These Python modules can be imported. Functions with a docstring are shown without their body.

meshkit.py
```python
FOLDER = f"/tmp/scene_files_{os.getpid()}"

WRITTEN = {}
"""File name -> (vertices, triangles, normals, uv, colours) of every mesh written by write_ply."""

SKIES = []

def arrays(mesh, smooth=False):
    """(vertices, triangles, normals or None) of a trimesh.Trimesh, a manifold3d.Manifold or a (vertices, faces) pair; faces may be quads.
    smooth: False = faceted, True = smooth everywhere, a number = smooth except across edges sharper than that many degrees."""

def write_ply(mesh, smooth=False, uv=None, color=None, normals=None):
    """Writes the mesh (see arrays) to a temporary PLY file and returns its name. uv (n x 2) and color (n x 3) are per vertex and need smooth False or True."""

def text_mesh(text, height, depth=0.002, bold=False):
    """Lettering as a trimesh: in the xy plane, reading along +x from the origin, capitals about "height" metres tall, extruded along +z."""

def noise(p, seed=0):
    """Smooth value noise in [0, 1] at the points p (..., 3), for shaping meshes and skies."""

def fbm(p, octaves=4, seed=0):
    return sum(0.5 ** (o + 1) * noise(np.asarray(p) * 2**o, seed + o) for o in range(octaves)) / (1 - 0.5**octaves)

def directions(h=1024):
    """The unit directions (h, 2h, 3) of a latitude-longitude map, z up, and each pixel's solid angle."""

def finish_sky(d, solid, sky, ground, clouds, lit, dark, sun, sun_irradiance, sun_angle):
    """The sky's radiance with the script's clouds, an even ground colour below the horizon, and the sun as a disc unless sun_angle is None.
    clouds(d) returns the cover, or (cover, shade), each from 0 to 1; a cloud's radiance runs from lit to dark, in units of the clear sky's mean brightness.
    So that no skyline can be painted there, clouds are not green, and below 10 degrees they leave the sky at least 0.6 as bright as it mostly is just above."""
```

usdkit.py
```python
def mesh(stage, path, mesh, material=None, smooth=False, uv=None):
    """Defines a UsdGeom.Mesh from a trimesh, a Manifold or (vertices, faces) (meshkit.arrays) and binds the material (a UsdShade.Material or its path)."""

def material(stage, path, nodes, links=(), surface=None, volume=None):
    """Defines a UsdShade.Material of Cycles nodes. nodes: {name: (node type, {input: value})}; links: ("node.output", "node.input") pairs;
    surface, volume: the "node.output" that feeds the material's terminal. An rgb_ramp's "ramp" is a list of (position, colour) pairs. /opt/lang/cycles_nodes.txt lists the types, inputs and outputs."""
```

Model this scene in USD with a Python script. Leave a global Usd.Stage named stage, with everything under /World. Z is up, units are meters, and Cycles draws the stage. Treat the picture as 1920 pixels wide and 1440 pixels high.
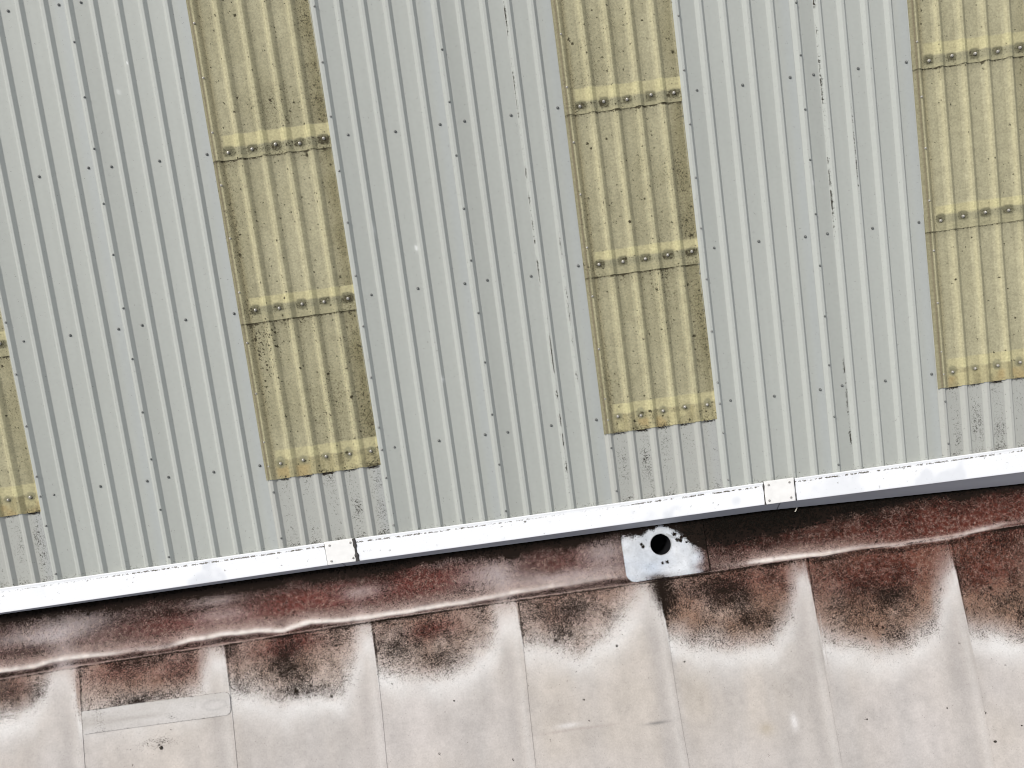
import math, random
import numpy as np, trimesh, usdkit
from pxr import Usd, UsdGeom, UsdLux, UsdShade, Gf, Sdf, Vt
from meshkit import noise, fbm

stage = Usd.Stage.CreateInMemory()
UsdGeom.SetStageUpAxis(stage, 'Z'); UsdGeom.SetStageMetersPerUnit(stage, 1.0)
UsdGeom.Xform.Define(stage, '/World'); UsdGeom.Scope.Define(stage, '/World/Looks')
RNG = np.random.default_rng(7); random.seed(7)

# ---------------------------------------------------------------- frames of reference
SLOPE = math.radians(8.5)                 # pitch of the metal roof
FOLD = 0.2037                             # angle between the two roofs
Z0 = 5.0                                  # eaves height
TU = np.array([0, math.cos(SLOPE), math.sin(SLOPE)]); NU = np.array([0, -math.sin(SLOPE), math.cos(SLOPE)]); EX = np.array([1.0, 0, 0])
def up(u, v, n):
    """Metal roof: u along the eaves, v down the slope (eaves at 4.5), n above the pans."""
    u, v, n = np.broadcast_arrays(*(np.asarray(x, float) for x in (u, v, n)))
    return u[..., None] * EX + (4.5 - v)[..., None] * TU + (n - 0.028)[..., None] * NU + np.array([0, 0, Z0])
TL = -TU * math.cos(FOLD) + NU * math.sin(FOLD); NL = NU * math.cos(FOLD) + TU * math.sin(FOLD); OL = up(0, 4.72, -0.142)
def low(s, t, n):
    """Membrane roof: s along the eaves, t away from the eaves, n above the membrane."""
    s, t, n = np.broadcast_arrays(*(np.asarray(x, float) for x in (s, t, n)))
    return OL + s[..., None] * EX + t[..., None] * TL + n[..., None] * NL

# ---------------------------------------------------------------- camera, sky, sun
cam = UsdGeom.Camera.Define(stage, '/World/camera')
cam.CreateHorizontalApertureAttr(36.0); cam.CreateVerticalApertureAttr(27.0); cam.CreateFocalLengthAttr(36.0 * 1333 / 1920)
cam.CreateClippingRangeAttr(Gf.Vec2f(0.05, 2000.0)); cam.CreateExposureAttr(0.80)
R = np.array([[0.99086, 0.13280, -0.02363], [-0.13440, 0.98683, -0.08996], [0.01137, 0.09232, 0.99566]])
B = np.stack([EX, -TU, -NU])
right, down, ahead = R @ B
pos = up(2.13982, 2.74932, 6.21917)
m = np.eye(4); m[0, :3] = right; m[1, :3] = -down; m[2, :3] = -ahead; m[3, :3] = pos
cam.AddTransformOp().Set(Gf.Matrix4d(*m.ravel().tolist()))

SUN = np.array([-0.52, 0.47, 0.0]); ELEV = math.radians(48)
SUN = SUN / np.linalg.norm(SUN) * math.cos(ELEV); SUN[2] = math.sin(ELEV)
sky = usdkit.material(stage, '/World/Looks/sky_look', {
    's': ('sky_texture', {'sky_type': 'single_scattering', 'sun_disc': False, 'sun_elevation': ELEV, 'sun_rotation': math.atan2(SUN[0], SUN[1]), 'aerosol_density': 2.5}),
    'tc': ('texture_coordinate', {}), 'n': ('noise_texture', {'scale': 2.2, 'detail': 6.0, 'roughness': 0.55}),
    'cover': ('map_range', {'from_min': 0.3, 'from_max': 0.7, 'to_min': 0.08, 'to_max': 0.34, 'clamp': True}),
    'veil': ('hsv', {'saturation': 1.0, 'value': 1.0, 'fac': 1.0}),
    'b': ('background_shader', {'strength': 0.088})},
    [('tc.generated', 'n.vector'), ('n.fac', 'cover.value'), ('cover.result', 'veil.saturation'), ('s.color', 'veil.color'), ('veil.color', 'b.color')], surface='b.background')
dome = UsdLux.DomeLight.Define(stage, '/World/sky'); UsdShade.MaterialBindingAPI.Apply(dome.GetPrim()).Bind(sky)
dome.GetPrim().SetCustomDataByKey('kind', 'structure')
sun = UsdLux.DistantLight.Define(stage, '/World/sun')
sun.CreateNormalizeAttr(True); sun.CreateIntensityAttr(0.40); sun.CreateAngleAttr(11.0); sun.CreateColorAttr(Gf.Vec3f(1.0, 0.965, 0.91))
zz = SUN; xx = np.cross([0, 0, 1], zz); xx /= np.linalg.norm(xx); yy = np.cross(zz, xx)
ms = np.eye(4); ms[0, :3], ms[1, :3], ms[2, :3] = xx, yy, zz
sun.AddTransformOp().Set(Gf.Matrix4d(*ms.ravel().tolist()))

# ---------------------------------------------------------------- helpers
used = {}
def path_of(name, parent):
    base = (parent.GetPath().pathString if parent is not None else '/World') + '/' + name
    k = used.get(base, -1) + 1; used[base] = k
    return base if k == 0 else f'{base}_{k:03d}'
def tag(o, label=None, cat=None, group=None, kind=None):
    p = o.GetPrim() if hasattr(o, 'GetPrim') else o
    for k, x in (('label', label), ('category', cat), ('group', group), ('kind', kind)):
        if x: p.SetCustomDataByKey(k, x)
    return p
def thing(name, label, cat, group=None):
    return tag(UsdGeom.Xform.Define(stage, path_of(name, None)), label, cat, group)
def obj(name, v, f, mat, parent=None, smooth=False, tint=None, **floats):
    v = np.asarray(v, float); f = np.asarray(f, int)
    if f.shape[1] == 4: f = np.vstack([f[:, [0, 1, 2]], f[:, [0, 2, 3]]])
    if tint is not None: smooth = True                    # keeps one row of the stain maps per vertex
    me = usdkit.mesh(stage, path_of(name, parent), (v, f), mat, smooth=smooth)
    pv = UsdGeom.PrimvarsAPI(me)
    if tint is not None:
        pv.CreatePrimvar('tint', Sdf.ValueTypeNames.Color3fArray, 'vertex').Set(Vt.Vec3fArray.FromNumpy(np.asarray(np.clip(tint, 0, 1), np.float32)))
    for k, x in floats.items():
        pv.CreatePrimvar(k, Sdf.ValueTypeNames.FloatArray, 'vertex').Set(Vt.FloatArray.FromNumpy(np.asarray(x, np.float32)))
    return me.GetPrim()
def tri(name, mesh, mat, parent=None, smooth=False):
    return obj(name, mesh.vertices, mesh.faces, mat, parent, smooth)
def grid_faces(a, b):
    i = np.arange(a * b).reshape(a, b)
    return np.stack([i[:-1, :-1].ravel(), i[1:, :-1].ravel(), i[1:, 1:].ravel(), i[:-1, 1:].ravel()], 1)
def boundary(f):
    e = np.vstack([f[:, [k, (k + 1) % f.shape[1]]] for k in range(f.shape[1])])
    key = np.sort(e, 1); key = key[:, 0] * (f.max() + 1) + key[:, 1]
    _, idx, cnt = np.unique(key, return_index=True, return_counts=True)
    return e[idx[cnt == 1]]
def skirt(v, f, drop):
    """Adds an edge of thickness along the open border; drop is the vector downwards. Returns vertices, faces and the source row of each vertex."""
    e = boundary(f); src = np.unique(e); remap = -np.ones(len(v), int); n = len(v)
    top = np.arange(len(src)); remap[src] = top
    v2 = np.vstack([v, v[src], v[src] + drop])
    a, b = remap[e[:, 0]] + n, remap[e[:, 1]] + n
    return v2, np.vstack([f, np.stack([b, a, a + len(src), b + len(src)], 1)]), np.r_[np.arange(n), src, src]
def ss(a, b, x):
    t = np.clip((x - a) / (b - a), 0, 1); return t * t * (3 - 2 * t)
def lerp(a, b, k):
    return np.asarray(a) * (1 - k[..., None]) + np.asarray(b) * k[..., None]
def nz(x, y, scale, octv=4, seed=0, sx=1.0, sy=1.0):
    return fbm(np.stack([x * scale * sx, y * scale * sy, np.full_like(x, 3.7 + seed)], -1), octv, seed)

# ---------------------------------------------------------------- materials
def weathered(name, rough=0.6, fine=0.18, fine_scale=70.0, speck_scale=55.0, speck=(0.022, 0.018, 0.013), fibre=None, bump=0.25, spec=0.35, distort=1.4, soft=0.07, metallic=0.0, bump_dist=0.004):
    """Colour from the surface's own stain map (tint), fine grain, dark growth, plus shade painted under the trim, where the moss map is high and pale scratches where the fray map is high."""
    P = 'p'
    nodes = {
        'g': ('geometry', {}), 'tint': ('attribute', {'attribute': 'tint'}), 'moss': ('attribute', {'attribute': 'moss'}),
        'n1': ('noise_texture', {'scale': fine_scale, 'detail': 5.0, 'roughness': 0.65}),
        'r1': ('map_range', {'from_min': 0.25, 'from_max': 0.75, 'to_min': 1 - fine, 'to_max': 1 + fine}),
        'mul': ('mix_color', {'blend_type': 'multiply', 'fac': 1.0, 'use_clamp_result': False}), 'cc': ('combine_color', {}),
        'n2': ('noise_texture', {'scale': speck_scale, 'detail': 3.0, 'roughness': 0.6, 'distortion': distort}),
        'sub': ('math', {'math_type': 'subtract', 'value1': 1.0}),
        'lo': ('math', {'math_type': 'subtract', 'value2': soft}), 'hi': ('math', {'math_type': 'add', 'value2': soft}),
        'sp': ('map_range', {'range_type': 'linear', 'from_min': 0.27, 'from_max': 0.73, 'clamp': True}),
        'mk': ('map_range', {'range_type': 'smoothstep', 'clamp': True}),
        'mx': ('mix_color', {'blend_type': 'mix', 'b': speck}),
        'bp': ('bump', {'strength': bump, 'distance': bump_dist}),
        P: ('principled_bsdf', {'roughness': rough, 'specular_ior_level': spec, 'metallic': metallic})}
    links = [('g.position', 'n1.vector'), ('g.position', 'n2.vector'), ('n1.fac', 'r1.value'), ('r1.result', 'cc.r'), ('r1.result', 'cc.g'), ('r1.result', 'cc.b'),
             ('tint.color', 'mul.a'), ('cc.color', 'mul.b'), ('n2.fac', 'sp.value'), ('sp.result', 'mk.value'), ('moss.fac', 'sub.value2'),
             ('sub.value', 'lo.value1'), ('sub.value', 'hi.value1'), ('lo.value', 'mk.from_min'), ('hi.value', 'mk.from_max'),
             ('mk.result', 'mx.fac'), ('n1.fac', 'bp.height'), ('bp.normal', P + '.normal')]
    last = 'mul.result'
    if fibre:
        nodes |= {'fray': ('attribute', {'attribute': 'fray'}),
                  'n3': ('noise_texture', {'scale': fibre, 'detail': 2.0, 'roughness': 0.5, 'distortion': 2.6}),
                  'a3': ('math', {'math_type': 'subtract', 'value2': 0.5}), 'b3': ('math', {'math_type': 'absolute'}),
                  'c3': ('map_range', {'range_type': 'smoothstep', 'from_min': 0.0, 'from_max': 0.045, 'to_min': 1.0, 'to_max': 0.0, 'clamp': True}),
                  'd3': ('math', {'math_type': 'multiply'}), 'e3': ('mix_color', {'blend_type': 'mix', 'b': (0.48, 0.37, 0.31)}),
                  'n4': ('noise_texture', {'scale': 30.0, 'detail': 2.0}), 'c4': ('map_range', {'from_min': 0.40, 'from_max': 0.62, 'clamp': True}), 'd4': ('math', {'math_type': 'multiply'})}
        links += [('g.position', 'n3.vector'), ('n3.fac', 'a3.value1'), ('a3.value', 'b3.value1'), ('b3.value', 'c3.value'), ('c3.result', 'd3.value1'),
                  ('fray.fac', 'd3.value2'), ('g.position', 'n4.vector'), ('n4.fac', 'c4.value'), ('c4.result', 'd4.value1'), ('d3.value', 'd4.value2'),
                  ('d4.value', 'e3.fac'), (last, 'e3.a')]
        last = 'e3.result'
    links += [(last, 'mx.a'), ('mx.result', P + '.base_color')]
    return usdkit.material(stage, '/World/Looks/' + name, nodes, links, surface=P + '.BSDF')

def plain(name, col, rough=0.5, metallic=0.0, var=0.15, scale=40.0, spec=0.5):
    c = np.array(col)
    return usdkit.material(stage, '/World/Looks/' + name, {
        'g': ('geometry', {}), 'n': ('noise_texture', {'scale': scale, 'detail': 4.0, 'roughness': 0.6}),
        'r': ('rgb_ramp', {'ramp': [(0.25, tuple(c * (1 - var))), (0.75, tuple(np.minimum(c * (1 + var), 1)))]}),
        'p': ('principled_bsdf', {'roughness': rough, 'metallic': metallic, 'specular_ior_level': spec})},
        [('g.position', 'n.vector'), ('n.fac', 'r.fac'), ('r.color', 'p.base_color')], surface='p.BSDF')

M_METAL = weathered('coated_steel', rough=0.6, fine=0.035, fine_scale=30.0, speck_scale=80.0, bump=0.05, spec=0.15, soft=0.05)
M_GRP = weathered('weathered_glassfibre', rough=0.75, fine=0.27, fine_scale=52.0, speck_scale=75.0, speck=(0.05, 0.043, 0.024), bump=0.35, spec=0.15, bump_dist=0.003, soft=0.12)
M_MEMB = weathered('stained_membrane', rough=0.75, fine=0.11, fine_scale=60.0, speck_scale=58.0, speck=(0.012, 0.008, 0.006), fibre=40.0, bump=0.4, spec=0.05, distort=2.4, soft=0.13, bump_dist=0.004)
M_TRIM = weathered('white_coated_trim', rough=0.4, fine=0.02, fine_scale=20.0, speck_scale=120.0, speck=(0.10, 0.09, 0.07), bump=0.03, spec=0.4)
M_PLATE = plain('cream_plate', (0.78, 0.77, 0.75), 0.45, var=0.06, scale=15)
M_DARKSCREW = plain('dark_screw_cap', (0.12, 0.125, 0.12), 0.35, var=0.2, scale=200)
M_STEEL = plain('bright_screw_cap', (0.42, 0.40, 0.36), 0.3, metallic=0.5, var=0.2, scale=200)
M_MID = plain('grey_screw_cap', (0.23, 0.23, 0.22), 0.3, metallic=0.3, var=0.2, scale=200)
M_RUBBER = plain('rubber_washer', (0.05, 0.048, 0.042), 0.7)
M_RIVET = plain('grey_rivet', (0.33, 0.32, 0.30), 0.4, metallic=0.3)
M_SEAL = plain('dark_sealant', (0.045, 0.042, 0.04), 0.6, var=0.4)
M_MOSS = plain('black_moss', (0.008, 0.0068, 0.0055), 0.95, var=0.6, scale=60, spec=0.03)
M_BLACK = plain('dark_pipe', (0.012, 0.012, 0.014), 0.8, spec=0.1)
M_PIPE = plain('pipe_lining', (0.34, 0.35, 0.36), 0.5)  # lighter tone paints in the highlight of the drain rim
M_WALL = plain('rendered_wall', (0.22, 0.21, 0.20), 0.9, scale=8)
M_GROUND = plain('asphalt', (0.05, 0.05, 0.052), 0.95, scale=2)
M_TWIG = plain('pale_twig', (0.45, 0.42, 0.36), 0.8)
M_BIT = plain('dark_leaf_bits', (0.03, 0.024, 0.018), 0.9, var=0.5)

# ---------------------------------------------------------------- ground and walls
g = trimesh.creation.box((1600, 1600, 0.5)); g.apply_translation((0, 0, -0.25))
tag(tri('ground', g, M_GROUND), kind='structure')
yw = up(0, 4.60, 0)[1]
w = trimesh.creation.box((15.0, 0.2, Z0 - 0.12)); w.apply_translation((2, yw + 0.1, (Z0 - 0.12) / 2))
tag(tri('building_wall', w, M_WALL), kind='structure')
ztop = float(low(0, 0, 0)[2]) - 0.34
w = trimesh.creation.box((15.0, 4.6, ztop)); w.apply_translation((2, yw - 2.45, ztop / 2))
tag(tri('building_wall', w, M_WALL), kind='structure')

# ---------------------------------------------------------------- metal roof
PITCH = 0.2
BASE, CROWN, RIB = 0.037, 0.0125, 0.029
def rib_h(u, base=BASE, crown=CROWN, rib=RIB):
    d = np.abs((np.asarray(u) + PITCH / 2) % PITCH - PITCH / 2)
    return rib * np.clip((base - d) / (base - crown), 0, 1)
OFFS = np.array([-0.1, -0.07, -0.05, -BASE - 0.004, -BASE, -BASE + 0.003, -CROWN - 0.002, -CROWN, -CROWN + 0.004, 0, CROWN - 0.004, CROWN, CROWN + 0.002, BASE - 0.003, BASE, BASE + 0.004, 0.05, 0.07])
def profile_u(a, b, pad=(BASE + 0.004, BASE + 0.004)):
    """Sheet from rib a to rib b (inclusive), the outer ribs complete."""
    u = np.concatenate([k * PITCH + OFFS for k in range(round(a / PITCH), round(b / PITCH) + 1)])
    return np.unique(np.r_[u[(u > a - pad[0]) & (u < b + pad[1])], a - pad[0], b + pad[1]].round(5))

CRACKS = [(2.572, 1.25, -0.4, 2.9), (2.778, 0.8, 0.6, 1.5), (2.785, 0.3, 1.8, 3.6), (2.59, 0.45, 2.6, 4.5), (5.172, 1.5, -0.6, 2.6), (5.4, 0.35, 1.2, 2.2), (5.15, 0.55, 3.3, 4.5), (0.98, 0.3, 3.9, 4.5)]
def sheet_mesh(a, b, v0, v1, level, lift, seed, warm=0.0, moss_amt=0.0):
    u = profile_u(a, b); v = np.arange(v0, v1 + 1e-6, 0.02)
    V, U = np.meshgrid(v, u, indexing='ij')
    n = rib_h(U) + level + lift * np.clip(1 - (U - a - 0.04) / 0.12, 0, 1)
    wave = (nz(U, V, 1.0, 3, seed, 3.0, 0.6) - 0.5)
    n = n + 0.004 * wave * (rib_h(U) < 0.001) + 0.0012 * (nz(U, V, 2.2, 2, seed + 9) - 0.5)
    for du, dv, r, d in DENTS:
        n = n - d * np.exp(-((U - du) ** 2 + (V - dv) ** 2) / r ** 2)
    pan = ss(0.0, 0.02, np.abs((U + 0.1) % 0.2 - 0.1) - BASE)
    base = lerp((0.357, 0.370, 0.346), (0.350, 0.355, 0.330), np.clip(np.full_like(U, warm), 0, 1))
    streak = nz(U, V, 1.0, 4, seed + 3, 26.0, 0.9)
    base = base * (1 + 0.10 * (streak - 0.5) * pan + 0.07 * (nz(U, V, 0.7, 3, seed + 5) - 0.5))[..., None]
    # ribs and crowns a little paler than the pans
    base = base * (1 + 0.05 * (1 - pan) * (0.6 + 0.8 * nz(U, V, 3.0, 3, seed + 6)))[..., None]
    first = ss(0.03, 0.05, U - a) * (1 - ss(0.15, 0.17, U - a)) * (1.0 if seed in HALF2 else 0.3)
    base = base * (1 - 0.075 * first * (0.5 + nz(U, V, 0.8, 3, seed + 19)))[..., None]
    base = base * TONE.get(round(a), 1.0)
    blue = ss(-0.13, -0.08, U - b) * (1 - ss(-0.02, 0.0, U - b))  # faint blue paints in the sky reflected by the last pan
    base = base * (1 + np.array([-0.01, 0.0, 0.035]) * blue[..., None])
    moss = 0.03 + 0.10 * nz(U, V, 5.0, 3, seed + 2) ** 2
    for cu, amt, c0, c1 in CRACKS:
        k = np.exp(-((U - cu - 0.004 * (nz(U, V, 9, 2, 4) - .5)) / 0.0055) ** 2) * ss(c0, c0 + 0.3, V) * (1 - ss(c1 - 0.3, c1, V))
        brk = ss(0.42, 0.62, nz(U * 0, V, 9.0, 4, int(cu * 100)))
        moss = moss + 1.25 * amt * k * (0.30 + 0.9 * brk)
    if moss_amt:
        moss = moss + 0.75 * np.exp(-((V - 3.886) / 0.010) ** 2) * (0.3 + nz(U, V * 0, 9, 3, 8)) * pan
        spot = nz(U, V, 2.6, 4, seed + 8, 1.6, 1.0)
        moss = moss + moss_amt * pan * ss(0.45, 0.75, spot) * 0.34 + 0.13 * pan * (0.4 + streak)
        for cu, cv, ru, rv, amt in SHORT_MOSS:
            moss = moss + 0.30 * amt * (0.2 + 1.1 * nz(U, V, 20, 3, 31)) * np.exp(-((U - cu) / ru) ** 2 - ((V - cv) / rv) ** 2)
    moss = moss + 0.35 * ss(4.44, 4.5, V) * nz(U, V, 12, 3, 2)
    for cu, cv, ru, rv in SCRATCH:
        k = np.exp(-((U - cu) / ru) ** 2 - ((V - cv) / rv) ** 2)
        base = lerp(base, (0.75, 0.76, 0.75), 0.8 * k)
    vv = up(U, V, n).reshape(-1, 3); f = grid_faces(*U.shape)
    vv, f, src = skirt(vv, f, -0.0015 * NU)
    return vv, f, base.reshape(-1, 3)[src], moss.ravel()[src]

HALF2 = {int(a * 7) + 90 for a in (-1.0, 2.0, 5.0)}; TONE = {-1: 1.02, 1: 0.985, 2: 0.965, 4: 1.0, 5: 1.015}
DENTS = [(2.385, 3.52, 0.018, 0.007), (5.385, 3.72, 0.02, 0.006), (5.39, 4.05, 0.015, 0.006), (0.395, 0.55, 0.015, 0.004), (4.79, 3.55, 0.02, 0.004)]
SCRATCH = [(-0.72, 0.45, 0.012, 0.018), (-0.60, 0.24, 0.006, 0.008), (1.22, 1.85, 0.006, 0.045), (5.02, 1.95, 0.01, 0.02), (1.55, 2.05, 0.012, 0.02), (1.62, 3.2, 0.01, 0.02)]
SHORT_MOSS = [(3.11, 4.12, 0.018, 0.12, 0.75), (3.30, 4.10, 0.012, 0.10, 0.6), (3.50, 3.98, 0.012, 0.16, 0.4), (3.12, 4.3, 0.05, 0.15, 0.25), (6.50, 4.30, 0.05, 0.08, 0.75), (6.12, 4.35, 0.03, 0.1, 0.45), (0.93, 4.0, 0.06, 0.16, 0.5), (0.92, 4.3, 0.06, 0.2, 0.35), (0.70, 4.2, 0.03, 0.2, 0.35), (0.13, 3.95, 0.04, 0.1, 0.35), (0.52, 4.15, 0.03, 0.2, 0.25), (-2.1, 4.1, 0.04, 0.3, 0.35), (-2.3, 4.2, 0.04, 0.2, 0.2), (6.7, 4.0, 0.06, 0.2, 0.3)]

def dome_screw(r_cap, h_cap, r_w, h_w, hexed=True, seg=10):
    """Screw head with its washer flange, seen mostly from above: revolve of a small profile."""
    prof = [(r_w, 0), (r_w, h_w * 0.6), (r_w * 0.93, h_w), (r_cap, h_w), (r_cap, h_w + h_cap * 0.55), (r_cap * 0.72, h_w + h_cap * 0.9), (r_cap * 0.3, h_w + h_cap)]
    ang = np.arange(seg) / seg * 2 * np.pi
    v = np.array([[r * math.cos(a), r * math.sin(a), z] for r, z in prof for a in ang] + [[0, 0, h_w + h_cap]])
    f = []
    for i in range(len(prof) - 1):
        for j in range(seg):
            a, b = i * seg + j, i * seg + (j + 1) % seg
            f += [(a, b, b + seg), (a, b + seg, a + seg)]
    k = (len(prof) - 1) * seg
    f += [(k + j, k + (j + 1) % seg, len(v) - 1) for j in range(seg)]
    return v, np.array(f)
S_PRIM = dome_screw(0.0085, 0.0085, 0.0125, 0.004)
S_STITCH = dome_screw(0.0070, 0.0075, 0.0100, 0.003)
S_GRP = dome_screw(0.0110, 0.010, 0.0135, 0.005, seg=12)
S_EDGE = dome_screw(0.0078, 0.008, 0.0100, 0.003)
def put(sc, u, v, n, name, mat, parent, smooth=40):
    s, f = sc; rot = RNG.uniform(0, 6.28); c, d = math.cos(rot), math.sin(rot); tl = RNG.normal(0, 0.06, 2)
    x, y = s[:, 0] * c - s[:, 1] * d, s[:, 0] * d + s[:, 1] * c
    return obj(name, up(u + x, v + y, n + s[:, 2] + x * tl[0] + y * tl[1]), f, mat, parent, smooth)

ROWS = [-0.30, 1.050, 2.397, 3.742]
roof = thing('metal_roof', 'pale grey ribbed steel roof covering around the yellowed rooflights, above the white eaves trim', 'roof')
def stitch(u, lvl, parent, v_start, v_end, off, mat=M_DARKSCREW, sc=S_STITCH):
    v = off - 0.444 * 8
    while v < v_end:
        if v > v_start:
            put(sc, u + 0.004 + RNG.normal(0, 0.002), v + RNG.normal(0, 0.008), rib_h(u) + lvl, 'screw', mat, parent)
        v += 0.444
def prims(a, level, parent, rows):
    for r in rows:
        for du in (0.11, 0.505, 0.915):
            put(S_PRIM, a + du + RNG.normal(0, 0.006), r + RNG.normal(0, 0.008), level, 'screw', M_DARKSCREW, parent)
STITCH_OFF = {-2.0: 2.229, -1.0: 0.011, 1.0: -0.009, 2.0: 0.452, 4.0: 0.439, 5.0: 0.884, 7.0: 0.9}
for bay in (-5.0, -2.0, 1.0, 4.0, 7.0):
    for half in (0, 1):
        a = bay + half
        lift = 0.0098 if half == 0 else 0.0025
        lvl = 0.0 if half == 0 else 0.0004
        p = obj('roof_sheet', *(lambda q: (q[0], q[1], M_METAL))(sh := sheet_mesh(a, a + 1.0, -2.2, 4.60, lvl, lift, int(a * 7) + 90)), roof, 35, tint=sh[2], moss=sh[3])
        if a < -3 or a > 6.5: continue
        prims(a, lvl + 0.001, p, ROWS)
        stitch(a, lvl + lift, p, -0.9, 4.5, STITCH_OFF[a], M_MID if half == 0 else M_DARKSCREW, S_EDGE if half == 0 else S_STITCH)
        if half == 0:
            put(S_EDGE, a + 0.003, 3.742, rib_h(a) + lvl + lift, 'screw', M_MID, p)
SEAMS = [-0.26, 1.120, 2.500, 3.880]
STRIPS = [(-3.0, 'yellowed ribbed rooflight strip cut off by the left edge of the photo', 0.55, 2.3),
          (0.0, 'yellowed ribbed rooflight strip left of the middle, upslope of the left joint plate', 1.0, -0.012),
          (3.0, 'yellowed ribbed rooflight strip just right of the middle, directly upslope of the roof drain hole', 0.9, -0.0),
          (6.0, 'paler yellowed ribbed rooflight strip cut off by the right edge of the photo', 0.5, 0.0)]
for U0, *_ in STRIPS:
    sh = sheet_mesh(U0, U0 + 1.0, 3.55, 4.60, 0.0012, 0.003, int(U0 * 5) + 44, warm=1.0, moss_amt=0.55)
    p = tag(obj('roof_sheet', sh[0], sh[1], M_METAL, roof, 35, tint=sh[2], moss=sh[3]), 'short mossy grey sheet below a rooflight')
    for v in (3.99, 4.39): put(S_STITCH, U0 + 0.006, v + RNG.normal(0, 0.01), rib_h(U0) + 0.004, 'screw', M_DARKSCREW, p)

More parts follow.
